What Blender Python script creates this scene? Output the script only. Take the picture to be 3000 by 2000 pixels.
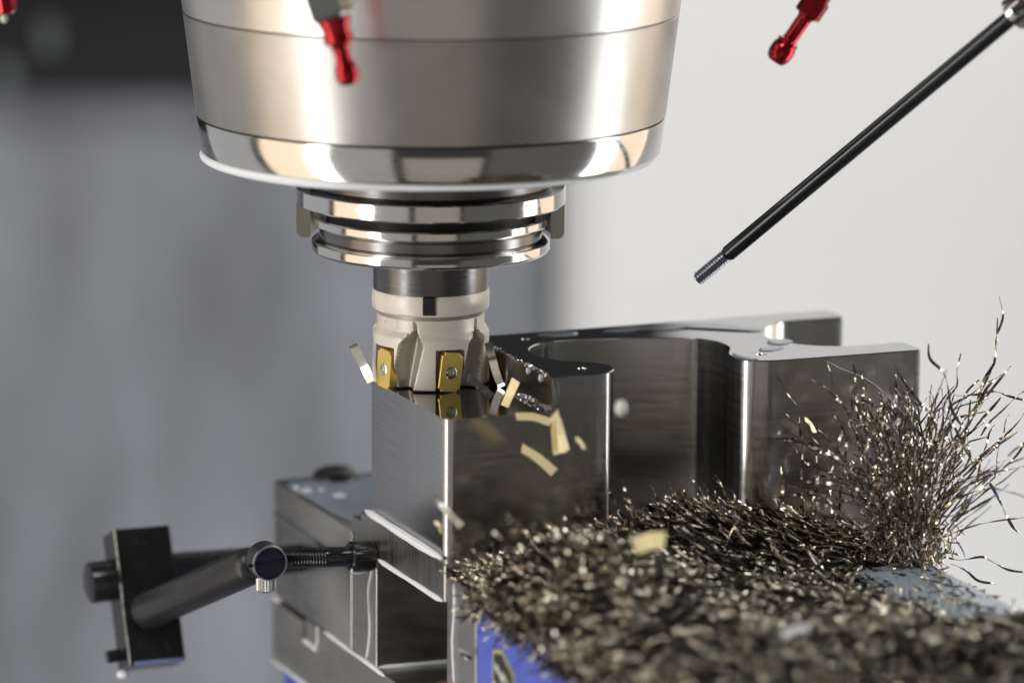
import bpy, bmesh, math, random
import numpy as np
from mathutils import Vector, Matrix
from mathutils.geometry import tessellate_polygon
random.seed(7); rng = np.random.default_rng(7)
for o in list(bpy.data.objects): bpy.data.objects.remove(o)
sc = bpy.context.scene; C = sc.collection
MM = 0.001                                   # everything below is written in millimetres

# ------------------------------------------------------------------ camera
cam = bpy.data.cameras.new('camera'); camo = bpy.data.objects.new('camera', cam); C.objects.link(camo)
R = Vector((0.99998134, 0.00117186, 0.00599516)); U = Vector((-0.00610861, 0.19183327, 0.98140852)); F = Vector((0.0, 0.98142683, -0.19183685))
camo.matrix_world = Matrix(((R.x, U.x, -F.x, 0.03452994), (R.y, U.y, -F.y, -1.91139090), (R.z, U.z, -F.z, 0.39110273), (0, 0, 0, 1)))
cam.sensor_fit = 'HORIZONTAL'; cam.sensor_width = 36.0; cam.lens = 161.56
cam.clip_start = 0.05; cam.clip_end = 20.0
cam.dof.use_dof = True; cam.dof.focus_distance = 1.922; cam.dof.aperture_fstop = 3.9
sc.camera = camo

# ------------------------------------------------------------------ world and lamps
w = bpy.data.worlds.new('World'); sc.world = w; w.use_nodes = True
w.node_tree.nodes['Background'].inputs[0].default_value = (0.9, 0.93, 1.0, 1)
w.node_tree.nodes['Background'].inputs[1].default_value = 0.045
sc.view_settings.view_transform = 'Standard'; sc.view_settings.look = 'None'
sc.view_settings.exposure = 0.0; sc.view_settings.gamma = 1.0
def lamp(name, az0, az1, dist, z0, z1, radiance, color, tilt=0.0):
    """A rectangular area lamp standing round the spindle; azimuth 0 faces the camera, negative to the left."""
    a = math.radians((az0 + az1) / 2); half = math.radians(abs(az1 - az0) / 2)
    W = 2 * dist * math.tan(half) * MM; H = (z1 - z0) * MM
    l = bpy.data.lights.new(name, 'AREA'); l.shape = 'RECTANGLE'; l.size = W; l.size_y = H
    l.energy = radiance * math.pi * W * H; l.color = color
    o = bpy.data.objects.new(name, l); C.objects.link(o)
    p = Vector((math.sin(a) * dist, -math.cos(a) * dist, (z0 + z1) / 2)) * MM
    o.location = p
    d = Vector((-math.sin(a), math.cos(a), tilt)).normalized()
    o.rotation_euler = d.to_track_quat('-Z', 'Y').to_euler()
    return o
LK = 1.0
def lamp_at(name, loc, target, wd, ht, radiance, color):
    l = bpy.data.lights.new(name, 'AREA'); l.shape = 'RECTANGLE'; l.size = wd*MM; l.size_y = ht*MM
    l.energy = radiance * math.pi * l.size * l.size_y; l.color = color
    o = bpy.data.objects.new(name, l); C.objects.link(o); o.location = Vector(loc)*MM
    o.rotation_euler = (Vector(target) - Vector(loc)).to_track_quat('-Z', 'Y').to_euler(); return o
lamp_at('fill_lamp_back', (250, 620, 1150), (250, 1400, 730), 2400, 500, 6.6, (1.0, 0.985, 0.965))  # added lamp out of view, brightens the back wall
lamp_at('fill_lamp_low', (250, 620, -1150), (250, 1400, -760), 2400, 400, 4.3, (0.96, 0.975, 1.0))  # second added lamp, brightens the back wall from below
lamp_at('fill_lamp_top', (-150, -650, 950), (60, -20, 0), 420, 170, 19.0, (1.0, 0.96, 0.90))  # added overhead lamp, lifts the chips, cutter and foam
lamp('fill_lamp_left', -136, -93, 900, -900, 500, 0.42*LK, (0.97, 0.98, 1.0))  # added soft lamp standing in for the grey left wall in reflections
lamp('warm_light_left', -87, -60, 950, -900, 500, 1.45*LK, (1.0, 0.80, 0.60))
lamp('strip_light_left', -58.5, -48, 900, -900, 600, 6.5*LK, (1.0, 0.99, 0.98))
lamp('fill_lamp_front_left', -45, -17, 1000, -800, 450, 0.36*LK, (1.0, 0.97, 0.92))  # added soft lamp for a mid grey band in the metal reflections
lamp('window_light_front', -12, 25, 1100, -800, 60, 0.30*LK, (1.0, 0.90, 0.78))
lamp('fill_lamp_front_right', 29, 83, 1150, -800, 400, 0.075*LK, (1.0, 0.94, 0.87))  # added weak lamp, lifts dark reflections in the nose and block front
lamp('strip_light_right', 86, 99.5, 900, -900, 600, 6.5*LK, (0.96, 0.98, 1.0))
lamp('warm_light_right', 101, 128, 950, -900, 500, 1.35*LK, (1.0, 0.80, 0.61))

# ------------------------------------------------------------------ helpers
TH = math.radians(21.6)
A2 = (math.cos(TH), math.sin(TH)); V2 = (-math.sin(TH), math.cos(TH)); F0 = (7.7, -78.9)
def l2w(u, v, z): return Vector((F0[0] + u*A2[0] + v*V2[0], F0[1] + u*A2[1] + v*V2[1], z))
def sm(ob, ang=35):
    me = ob.data
    me.polygons.foreach_set('use_smooth', [True]*len(me.polygons))
    try: me.set_sharp_from_angle(angle=math.radians(ang))
    except Exception: pass
def tag(o, label=None, cat=None, group=None, kind=None):
    if label: o['label'] = label
    if cat: o['category'] = cat
    if group: o['group'] = group
    if kind: o['kind'] = kind
    return o
def thing(name, label, cat, base=(0, 0, 0), local=False, group=None):
    """Empty at the thing's base; local=True: its children are drawn in the vise frame (u along the vise, v away from the viewer, z up)."""
    o = bpy.data.objects.new(name, None); C.objects.link(o); o.empty_display_size = 0.01
    if local:
        o.location = l2w(*base) * MM; o.rotation_euler = (0, 0, TH)
    else:
        o.location = Vector(base) * MM
    o['base'] = list(base)
    return tag(o, label, cat, group)
def link_mesh(name, verts, faces, mat, parent=None, base=None, ang=35, smooth=True):
    b = Vector(base if base is not None else ((parent['base'] if parent and 'base' in parent else (0, 0, 0))))
    me = bpy.data.meshes.new(name)
    me.from_pydata([tuple((Vector(v) - b) * MM) for v in verts], [], faces); me.update()
    bm = bmesh.new(); bm.from_mesh(me); bmesh.ops.recalc_face_normals(bm, faces=bm.faces); bm.to_mesh(me); bm.free()
    if mat: me.materials.append(mat)
    ob = bpy.data.objects.new(name, me); C.objects.link(ob)
    if parent:
        ob.parent = parent
        if 'base' in parent: ob['base'] = list(b)
    if smooth: sm(ob, ang)
    return ob
def clean():
    for o in bpy.data.objects:
        if 'base' in o: del o['base']
class G:
    """Collects vertices and faces of one mesh."""
    def __init__(s): s.v = []; s.f = []
    def add(s, verts, faces):
        n = len(s.v); s.v += [tuple(p) for p in verts]; s.f += [tuple(i + n for i in f) for f in faces]; return s
    def grid(s, rows, closed=True, cap0=False, cap1=False):
        n = len(rows[0]); vs = [p for r in rows for p in r]; fs = []
        for j in range(len(rows) - 1):
            for i in range(n if closed else n - 1):
                k = (i + 1) % n; fs.append((j*n + i, j*n + k, (j+1)*n + k, (j+1)*n + i))
        if cap0: fs.append(tuple(range(n))[::-1])
        if cap1: fs.append(tuple((len(rows)-1)*n + i for i in range(n)))
        return s.add(vs, fs)
    def box(s, a, b, bev=0.0, rot=None, pivot=None, seg=1):
        bm = bmesh.new(); bmesh.ops.create_cube(bm, size=1.0)
        for v in bm.verts: v.co = Vector([a[i] + (v.co[i] + .5) * (b[i] - a[i]) for i in range(3)])
        if bev > 0: bmesh.ops.bevel(bm, geom=list(bm.edges), offset=bev, segments=seg, profile=.5, affect='EDGES')
        if rot is not None:
            p = Vector(pivot) if pivot is not None else (Vector(a) + Vector(b)) / 2
            for v in bm.verts: v.co = rot @ (v.co - p) + p
        bm.verts.index_update()
        s.add([v.co[:] for v in bm.verts], [tuple(v.index for v in f.verts) for f in bm.faces]); bm.free(); return s
    def lathe(s, prof, center=(0, 0), seg=128, cap0=True, cap1=True):
        rows = [[(center[0] + r*math.cos(2*math.pi*i/seg), center[1] + r*math.sin(2*math.pi*i/seg), z) for i in range(seg)] for r, z in prof]
        return s.grid(rows, True, cap0, cap1)
    def turn(s, p0, d, prof, seg=32, cap0=True, cap1=True):
        """profile (t along d, radius) turned about the axis p0 + t*d"""
        p0 = Vector(p0); d = Vector(d).normalized(); x = d.orthogonal().normalized(); y = d.cross(x)
        rows = [[p0 + d*t + (x*math.cos(2*math.pi*i/seg) + y*math.sin(2*math.pi*i/seg))*r for i in range(seg)] for t, r in prof]
        return s.grid(rows, True, cap0, cap1)
    def thread(s, p0, d, length, r0, r1, pitch, seg=28):
        p0 = Vector(p0); d = Vector(d).normalized(); x = d.orthogonal().normalized(); y = d.cross(x); n = int(length/pitch*6) + 1; rows = []
        for j in range(n):
            t = length*j/(n-1); row = []
            for i in range(seg):
                a = 2*math.pi*i/seg; ph = (t/pitch - i/seg) % 1.0
                r = r0 + (r1 - r0)*(1 - abs(2*ph - 1))
                row.append(p0 + d*t + (x*math.cos(a) + y*math.sin(a))*r)
            rows.append(row)
        return s.grid(rows, True, True, True)
    def prism(s, pts, z0, z1, axis='z'):
        n = len(pts)
        if axis == 'z': a = [(p[0], p[1], z0) for p in pts]; b = [(p[0], p[1], z1) for p in pts]
        else: a = [(z0, p[0], p[1]) for p in pts]; b = [(z1, p[0], p[1]) for p in pts]     # profile in (v, z) pulled along u
        fs = [(i, (i+1) % n, n + (i+1) % n, n + i) for i in range(n)] + [tuple(range(n))[::-1], tuple(range(n, 2*n))]
        return s.add(a + b, fs)
    def make(s, name, mat, parent=None, **k): return link_mesh(name, s.v, s.f, mat, parent, **k)
def catmull(pts, step=1.2, closed=False):
    P = [Vector(p) for p in pts]; n = len(P); out = []
    for i in range(n if closed else n - 1):
        p0 = P[(i-1) % n] if (closed or i > 0) else P[0]*2 - P[1]; p1 = P[i]; p2 = P[(i+1) % n]
        p3 = P[(i+2) % n] if (closed or i + 2 < n) else P[n-1]*2 - P[n-2]
        # centripetal parametrisation keeps long straight runs straight
        t0 = 0; t1 = t0 + max((p1-p0).length, 1e-4)**.5; t2 = t1 + max((p2-p1).length, 1e-4)**.5; t3 = t2 + max((p3-p2).length, 1e-4)**.5
        m = max(1, int((p2 - p1).length/step))
        for k in range(m):
            t = t1 + (t2 - t1)*k/m
            a1 = p0*((t1-t)/(t1-t0)) + p1*((t-t0)/(t1-t0)); a2 = p1*((t2-t)/(t2-t1)) + p2*((t-t1)/(t2-t1)); a3 = p2*((t3-t)/(t3-t2)) + p3*((t-t2)/(t3-t2))
            b1 = a1*((t2-t)/(t2-t0)) + a2*((t-t0)/(t2-t0)); b2 = a2*((t3-t)/(t3-t1)) + a3*((t-t1)/(t3-t1))
            out.append(b1*((t2-t)/(t2-t1)) + b2*((t-t1)/(t2-t1)))
    if not closed: out.append(P[-1])
    return out
def tube(g, pts, rad, seg=8, flat=1.0, up=(0, 0, 1)):
    """soft strand along pts; rad a number or a function of 0..1; flat squeezes it along up"""
    P = [Vector(p) for p in pts]; n = len(P); rows = []; up = Vector(up)
    if abs((P[-1] - P[0]).normalized().z) > .8: up = Vector((1, 0, 0))
    for j, p in enumerate(P):
        d = (P[min(j+1, n-1)] - P[max(j-1, 0)]).normalized(); x = d.cross(up)
        if x.length < 1e-3: x = d.orthogonal()
        x.normalize(); y = x.cross(d).normalized(); r = rad(j/(n-1)) if callable(rad) else rad
        rows.append([p + x*math.cos(2*math.pi*i/seg)*r + y*math.sin(2*math.pi*i/seg)*r*flat for i in range(seg)])
    return g.grid(rows, True, True, True)
def ribbon(g, pts, width, thick, twist0=0.0, twist1=0.0, taper=True):
    """flat metal strip with a rectangular section, twisted along its length"""
    P = [Vector(p) for p in pts]; n = len(P); rows = []; ref = Vector((0.31, -0.9, 0.2)).normalized()
    for j, p in enumerate(P):
        d = (P[min(j+1, n-1)] - P[max(j-1, 0)]).normalized(); x = d.cross(ref)
        if x.length < 1e-3: x = d.orthogonal()
        x.normalize(); y = d.cross(x); a = twist0 + (twist1 - twist0)*j/(n-1)
        X = x*math.cos(a) + y*math.sin(a); Y = d.cross(X)
        wd = width*(1 if not taper else min(1.0, .45 + 1.6*min(j, n-1-j)/(n-1)*2.0))
        rows.append([p + X*wd/2 + Y*thick/2, p - X*wd/2 + Y*thick/2, p - X*wd/2 - Y*thick/2, p + X*wd/2 - Y*thick/2])
    return g.grid(rows, True, True, True)

# ------------------------------------------------------------------ materials
def new_mat(name):
    m = bpy.data.materials.new(name); m.use_nodes = True
    return m, m.node_tree, m.node_tree.nodes['Principled BSDF']
def material(name, col, rough=.4, metal=0.0, spec=.5, var=.12, nscale=(60, 60, 60), rvar=.12, bump=0.0, bscale=(200, 200, 200), bdist=.0002,
             aniso=0.0, coat=0.0, scratch=0.0, spots=0.0, spotcol=(.5, .5, .5), sss=0.0, detail=4):
    """principled surface with noise driven colour, roughness and fine relief, in object coordinates (metres)"""
    m, nt, b = new_mat(name); N = nt.nodes.new; L = nt.links.new
    tc = N('ShaderNodeTexCoord')
    def noise(scale, det=4, rough_=.6):
        mp = N('ShaderNodeMapping'); mp.inputs['Scale'].default_value = scale; L(tc.outputs['Object'], mp.inputs[0])
        n = N('ShaderNodeTexNoise'); n.inputs['Scale'].default_value = 1.0; n.inputs['Detail'].default_value = det; n.inputs['Roughness'].default_value = rough_
        L(mp.outputs[0], n.inputs['Vector']); return n
    n1 = noise(nscale, detail)
    mix = N('ShaderNodeMix'); mix.data_type = 'RGBA'
    lo = [max(0, c*(1 - var)) for c in col]; hi = [min(1, c*(1 + var)) for c in col]
    mix.inputs[6].default_value = (*lo, 1); mix.inputs[7].default_value = (*hi, 1); L(n1.outputs['Fac'], mix.inputs[0])
    out = mix.outputs[2]
    if spots > 0:
        n3 = noise((90, 90, 90), 6, .7); cr = N('ShaderNodeMapRange'); cr.inputs[1].default_value = 1 - spots; cr.inputs[2].default_value = 1 - spots + .08
        L(n3.outputs['Fac'], cr.inputs[0]); mx = N('ShaderNodeMix'); mx.data_type = 'RGBA'; mx.inputs[7].default_value = (*spotcol, 1)
        L(cr.outputs[0], mx.inputs[0]); L(out, mx.inputs[6]); out = mx.outputs[2]
    L(out, b.inputs['Base Color'])
    b.inputs['Metallic'].default_value = metal; b.inputs['Specular IOR Level'].default_value = spec
    n2 = noise(tuple(s*.6 + 7 for s in nscale), 5)
    mr = N('ShaderNodeMapRange'); mr.inputs[1].default_value = .3; mr.inputs[2].default_value = .7
    mr.inputs[3].default_value = max(.02, rough*(1 - rvar)); mr.inputs[4].default_value = min(1, rough*(1 + rvar)); L(n2.outputs['Fac'], mr.inputs[0]); L(mr.outputs[0], b.inputs['Roughness'])
    if bump > 0:
        nb = noise(bscale, 3); bp = N('ShaderNodeBump'); bp.inputs['Strength'].default_value = bump; bp.inputs['Distance'].default_value = bdist
        L(nb.outputs['Fac'], bp.inputs['Height']); L(bp.outputs[0], b.inputs['Normal'])
    if aniso: b.inputs['Anisotropic'].default_value = aniso
    if coat: b.inputs['Coat Weight'].default_value = coat; b.inputs['Coat Roughness'].default_value = .08
    if sss: b.inputs['Subsurface Weight'].default_value = sss; b.inputs['Subsurface Radius'].default_value = (.002, .002, .0025); b.inputs['Subsurface Scale'].default_value = 1.0
    return m
M = {}
M['polish'] = material('polished_turned_steel', (.70, .685, .66), .13, 1, nscale=(25, 25, 900), var=.05, rvar=.25, bump=.12, bscale=(12, 12, 2600), bdist=.00003)
M['satin_hi'] = material('satin_upper_steel', (.64, .62, .59), .31, 1, nscale=(16, 16, 60), var=.07, rvar=.15, bump=.12, bscale=(14, 14, 2200), bdist=.00003, detail=6)
M['satin'] = material('satin_turned_steel', (.46, .44, .41), .33, 1, nscale=(26, 26, 26), var=.26, rvar=.15, bump=.15, bscale=(14, 14, 2200), bdist=.00003, detail=6)
M['dark_steel'] = material('dark_steel', (.16, .155, .155), .30, 1, nscale=(20, 20, 700), var=.2, rvar=.2, bump=.1, bscale=(20, 20, 2000), bdist=.00003)
M['groove'] = material('dark_groove_steel', (.20, .195, .19), .24, 1, nscale=(20, 20, 400), var=.2)  # darker steel tone for the gripper groove
M['black_gap'] = material('black_gap_steel', (.02, .02, .02), .5, .6, var=.3)  # near-black tone for the core, neck and slit
M['block'] = material('milled_tool_steel', (.52, .515, .51), .20, 1, nscale=(30, 30, 1400), var=.10, rvar=.25, bump=.12, bscale=(10, 10, 1500), bdist=.00003)
M['block_top'] = material('milled_top_steel', (.34, .345, .355), .075, 1, nscale=(300, 40, 40), var=.12, rvar=.5, bump=.05, bscale=(500, 500, 500), bdist=.00003)
M['jaw'] = material('ground_jaw_steel', (.44, .425, .40), .34, 1, nscale=(40, 40, 160), var=.16, rvar=.25, bump=.2, bscale=(900, 900, 40), bdist=.00005, spots=.33, spotcol=(.30, .29, .28), detail=7)
M['riser'] = material('brushed_riser_steel', (.50, .485, .46), .30, 1, nscale=(1400, 1400, 22), var=.22, rvar=.3, bump=.35, bscale=(2200, 2200, 30), bdist=.00006)
M['black'] = material('black_oxide', (.011, .011, .012), .25, 0, .55, nscale=(120, 120, 120), var=.35, rvar=.3, bump=.15, bscale=(700, 700, 700), bdist=.00005)
M['black_rod'] = material('black_rod_coating', (.014, .014, .016), .12, 0, .55, nscale=(300, 300, 300), var=.3, rvar=.4, bump=.1, bscale=(500, 500, 500), bdist=.00005)
M['tube'] = material('worn_dark_arm', (.036, .036, .038), .36, .3, .5, nscale=(160, 160, 160), var=.3, bump=.2, bscale=(600, 600, 600), bdist=.00006, spots=.30, spotcol=(.12, .12, .13))
M['cream'] = material('cream_cutter_coating', (.84, .79, .69), .34, .12, .5, spots=.40, spotcol=(.60, .55, .46), nscale=(20, 20, 500), var=.07, rvar=.2, bump=.06, bscale=(60, 60, 1500), bdist=.00004)
M['pocket_shade'] = material('cutter_pocket_and_shade', (.40, .37, .31), .36, .45, nscale=(200, 200, 200), var=.15)
M['gold'] = material('gold_insert_coating', (1.0, .68, .20), .32, .55, nscale=(300, 300, 300), var=.12)
M['red'] = material('red_anodised', (.42, .012, .018), .20, .85, nscale=(200, 200, 200), var=.1, coat=.3)
M['grey_hose'] = material('grey_hose_plastic', (.12, .125, .12), .5, 0, var=.15)
M['cream_plastic'] = material('cream_plastic', (.62, .56, .45), .4, 0, var=.08)
M['silver'] = material('bright_plated_steel', (.72, .72, .70), .16, 1, nscale=(200, 200, 200), var=.08, rvar=.3)
M['foam'] = material('white_coolant_foam', (.88, .91, .97), .45, 0, .4, nscale=(900, 900, 900), var=.07, bump=.3, bscale=(1200, 1200, 1200), bdist=.0002)
M['film'] = material('grey_coolant_film', (.40, .48, .58), .10, 0, .6, nscale=(50, 50, 50), var=.22, rvar=.5, bump=.12, bscale=(90, 90, 90), bdist=.0006)
M['film_top'] = material('pale_coolant_puddle', (.27, .32, .36), .06, 0, .6, nscale=(80, 80, 80), var=.15, rvar=.5)
M['thread'] = material('blued_thread', (.24, .26, .31), .30, .8, .5, nscale=(300, 300, 300), var=.2)
M['drop'] = material('milky_coolant_drop', (.78, .82, .74), .12, 0, .5, var=.04)
M['blue'] = material('blue_vise_paint', (.095, .14, .62), .34, 0, .5, nscale=(60, 60, 60), var=.12, bump=.1, bscale=(300, 300, 300), bdist=.0001)
M['label_black'] = material('label_black', (.02, .02, .018), .5, var=.2)
M['label_yellow'] = material('label_yellow', (.55, .52, .12), .5, var=.15)
M['label_white'] = material('label_white', (.75, .74, .70), .5, var=.1)
M['orange'] = material('orange_plastic', (.50, .19, .08), .5, var=.1)
M['chip'] = material('bronze_metal_chip', (.56, .485, .37), .11, 1, nscale=(170, 170, 170), var=.42, rvar=.4, detail=2)
M['chip_bright'] = material('bright_gold_chip', (1.0, .80, .44), .38, .15, nscale=(200, 200, 200), var=.15)
M['chip_shaded'] = material('dark_shaded_chip', (.05, .042, .03), .16, 1, nscale=(200, 200, 200), var=.5, detail=2)  # shade between the chips, put into the chip colour
M['chip_pale'] = material('pale_chip_and_glint', (.97, .90, .72), .10, 1, nscale=(200, 200, 200), var=.2)  # pale chip colour, also painted glints in the heap
M['strand'] = material('twisted_strand_steel', (.36, .33, .28), .15, 1, nscale=(120, 120, 120), var=.45, rvar=.4, detail=2)
M['heap'] = material('packed_swarf', (.012, .010, .008), .5, .2, nscale=(300, 300, 300), var=.6, bump=1.0, bscale=(350, 350, 350), bdist=.002)  # near-black colour paints the shade in the gaps between chips
M['wall'] = material('grey_cabin_sheet', (.196, .204, .226), .55, 0, .4, nscale=(11, 11, 3.0), var=1.0, rvar=.2, detail=5)
M['panel'] = material('pale_cabin_panel', (.745, .745, .735), .5, 0, .4, nscale=(5, 5, 2), var=.03)
M['cover'] = material('dark_head_cover', (.010, .011, .012), .6, 0, .25, nscale=(9, 9, 9), var=.4)
M['under'] = material('nose_underside', (.25, .24, .23), .3, 1, var=.15)
M['splash'] = material('thin_splash', (.09, .10, .10), .3, var=.2)
M['wet_reflection'] = material('bluish_wet_reflection', (.22, .27, .50), .25, var=.2)  # bluish reflection on the wet edge, put into the colour

def solo(name, g, mat, label, cat, base=(0, 0, 0), local=False, group=None, ang=35, kind=None):
    o = link_mesh(name, g.v, g.f, mat, None, base=base, ang=ang)
    if local: o.location = l2w(*base)*MM; o.rotation_euler = (0, 0, TH)
    else: o.location = Vector(base)*MM
    return tag(o, label, cat, group, kind)

# ------------------------------------------------------------------ the setting: cabin walls behind the machine
g = G(); g.box((-1500, 1400, -1200), (60, 1420, 1400)); solo('back_wall', g, M['wall'], None, None, (0, 1400, 0), kind='structure')
g = G()
prof = [(66, 1460), (66, 1395)] + [(66 + 45*(1 - math.cos(a)), 1395 - 45*math.sin(a)) for a in [i*math.pi/16 for i in range(1, 9)]] + [(1800, 1350), (1800, 1460)]
g.prism(prof, -1200, 1400); solo('wall_panel', g, M['panel'], None, None, (100, 1400, 0), kind='structure', ang=50)
g = G(); g.box((-1500, 1374, -72), (118, 1398, 900), 8, seg=3); g.box((-1500, 1332, 45), (146, 1349.4, 900), 2); solo('machine_cover', g, M['cover'], None, None, (-600, 1350, 0), kind='structure')  # upper overhang is unseen, added so the block top reflects dark
g = G(); g.box((-1500, -2300, -1240), (1800, 1460, -1205)); solo('cabin_floor', g, M['wall'], None, None, (0, 0, -1210), kind='structure')

# ------------------------------------------------------------------ spindle nose
sp = thing('spindle_nose', 'large tapered bright steel spindle nose hanging from the top edge', 'spindle', (0, 0, 97))
SEG = 192
g = G(); g.lathe([(103.85, 159.0), (112.0, 224.0)], seg=SEG); g.make('upper_housing', M['satin_hi'] if 'satin_hi' in M else M['polish'], sp)
g = G(); g.lathe([(96.0, 158.2), (103.2, 158.6), (103.75, 158.1), (98.55, 116.0), (98.35, 115.3), (95, 115.1)], seg=SEG); g.make('middle_housing', M['satin'], sp)
g = G(); g.lathe([(95.0, 114.2), (97.95, 114.4), (98.15, 114.0), (96.45, 100.2), (96.2, 99.75), (94.1, 97.2), (93.5, 97.0), (54.0, 97.0)], seg=SEG, cap0=True, cap1=True); g.make('face_ring', M['polish'], sp)
g = G(); g.lathe([(92, 158.5), (92, 114.3)], seg=96); g.make('core', M['black_gap'], sp)
g = G(); g.lathe([(51.5, 97.0), (51.2, 86.0), (50.0, 84.6)], seg=SEG); g.make('inner_boss', M['dark_steel'], sp)
g = G(); g.lathe([(52.0, 84.5), (56.3, 84.4), (56.75, 84.0), (56.75, 77.8), (56.3, 77.2), (45.0, 77.2)], seg=SEG); g.make('drive_ring', M['polish'], sp)
for side in (-1, 1):                                   # the two drive dogs, left and right of the tool flange
    g = G(); rows = []
    for k in range(25):
        a = math.radians(-7 + 52*k/24); e = 1.0
        zb = 62.8 + 5.0*(1 - math.sqrt(max(0, 1-(1-e)**2)))
        ca, sa = math.cos(a)*side, math.sin(a)
        pr = [(50.9, 77.15), (56.7, 77.15), (56.7, zb + 2.6), (56.0, zb + 1.0), (54.6, zb), (50.9, zb)]
        rows.append([(r*ca, r*sa, z) for r, z in pr])
    g.grid(rows, True, True, True); g.make('drive_dog', M['satin'], sp)
# foam clinging under the rim of the nose
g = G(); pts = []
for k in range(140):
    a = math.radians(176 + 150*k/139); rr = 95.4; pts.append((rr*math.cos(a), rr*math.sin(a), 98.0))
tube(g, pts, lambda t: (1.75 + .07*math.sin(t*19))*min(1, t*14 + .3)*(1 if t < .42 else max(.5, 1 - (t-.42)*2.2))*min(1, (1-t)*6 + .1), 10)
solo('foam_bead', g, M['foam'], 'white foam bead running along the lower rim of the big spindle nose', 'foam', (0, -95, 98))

# ------------------------------------------------------------------ tool holder and milling cutter
th_ = thing('tool_holder', 'steel tool holder with two grooved flange rings below the spindle nose', 'tool holder', (0, 0, 57))
g = G(); g.lathe([(44.0, 77.1), (44.0, 72.2)], seg=128); g.make('neck', M['black_gap'], th_)
g = G(); g.lathe([(44.2, 72.2), (49.3, 72.2), (49.95, 71.6), (49.95, 68.9), (49.4, 68.2), (46.9, 66.6)], seg=SEG); g.make('upper_flange', M['polish'], th_)
g = G(); g.lathe([(46.95, 66.7), (46.95, 62.9)], seg=SEG); g.make('gripper_groove', M['groove'], th_)
g = G(); g.lathe([(46.9, 62.8), (50.0, 61.4), (50.25, 61.0), (50.25, 57.9), (49.6, 57.0), (49.0, 56.6), (24.0, 56.6)], seg=SEG); g.make('lower_flange', M['polish'], th_)
g = G(); g.lathe([(24.3, 56.7), (24.3, 40.6)], seg=SEG); g.make('arbor', M['dark_steel'], th_)
g = G(); g.box((-2.9, -25.2, 32.9), (2.9, -20.0, 41.0), .5); g.make('drive_key', M['black'], th_)

cu = thing('milling_cutter', 'cream coated shoulder milling cutter with gold inserts cutting the steel block', 'milling cutter', (0, 0, 0.4))
TEETH = [-52, 21, 93, 165, 237]; OFF = -90            # azimuth 0 faces the camera
zs = [40.7, 40.3, 39.2, 33.1, 32.6, 32.3, 31.9, 31.0, 30.1, 29.8, 25.6, 24.6, 23.2, 22.3, 21.4, 20.6, 19.8] + [19 - 18.2*i/22 for i in range(23)]
def body_r(z):
    P = [(40.8, 24.3), (40.2, 24.6), (39.2, 24.85), (33.0, 24.85), (32.3, 24.3), (31.9, 23.0), (30.0, 22.5), (29.8, 22.75), (25.5, 22.75), (22.3, 24.85), (1.6, 24.75), (.6, 24.0)]
    for (a, ra), (b, rb) in zip(P, P[1:]):
        if a >= z >= b: return ra + (rb - ra)*(a - z)/(a - b)
    return P[-1][1]
rows = []; NS = 360
for z in zs:
    row = []
    for i in range(NS):
        az = i*360/NS; r = body_r(z)
        for T in TEETH:
            lean = (z - 8)*.55                               # gullets lean with the helix
            d = (az - T + 180) % 360 - 180
            if z < 20.2 and -15 < d < 15: r = min(r, 20.4/math.cos(math.radians(d + 4)) if z < 17.6 else 99)      # insert seat
            dg = d - 27 - lean; hw = 13*min(1, max(0.0, (27.0 - z)/7))
            if abs(dg) < hw: r = min(r, 17.6 + 7.0*(abs(dg)/max(hw, .1))**2.2)    # chip gullet
        a = math.radians(az + OFF); row.append((r*math.cos(a), r*math.sin(a), z))
    rows.append(row)
g = G(); g.grid(rows, True, True, True); cb = g.make('cutter_body', M['cream'], cu, ang=40)
cb.data.materials.append(M['pocket_shade'])
for p in cb.data.polygons:
    c_ = p.center; z_ = c_.z/MM + .4; r_ = math.hypot(c_.x, c_.y)/MM
    if (1.0 < z_ < 27 and r_ < body_r(z_) - 1.0) or 30.0 < z_ < 31.9: p.material_index = 1  # gullets get the darker tone; the band under the rim is painted shade
def loc_plate(T, x, rad, z):                                # x along the tangent, rad outwards
    a = math.radians(T + OFF); er = Vector((math.cos(a), math.sin(a), 0)); et = Vector((-math.sin(a), math.cos(a), 0)); return er*rad + et*x + Vector((0, 0, z))
for T in TEETH:
    g = G(); bm = bmesh.new(); bmesh.ops.create_cube(bm, size=1.0)
    for v in bm.verts: v.co = Vector((v.co.x*9.6, v.co.y*4.6, v.co.z*16.6))
    bmesh.ops.bevel(bm, geom=[e for e in bm.edges if abs(e.verts[0].co.x - e.verts[1].co.x) < 1e-4 and abs(e.verts[0].co.z - e.verts[1].co.z) < 1e-4], offset=1.3, segments=3, affect='EDGES')
    bmesh.ops.bevel(bm, geom=list(bm.edges), offset=.18, segments=1, affect='EDGES')
    bm.verts.index_update(); tl = math.radians(7)
    vs = []
    for v in bm.verts:
        x, y, z = v.co; x, z = x*math.cos(tl) + z*math.sin(tl), -x*math.sin(tl) + z*math.cos(tl); vs.append(loc_plate(T, x + 0.2, 22.6 + y, z + 8.6))
    g.add(vs, [tuple(v.index for v in f.verts) for f in bm.faces]); bm.free()
    ins = g.make('insert', M['gold'], cu, ang=25)
    c0 = loc_plate(T, .2, 24.7, 8.4); dr = loc_plate(T, 0, 1, 0)
    g = G(); g.turn(c0, dr, [(0, 2.6), (.35, 2.6), (.6, 2.2), (.6, 1.2), (.1, 1.0)], 20); g.make('clamp_screw', M['silver'], ins)

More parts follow.
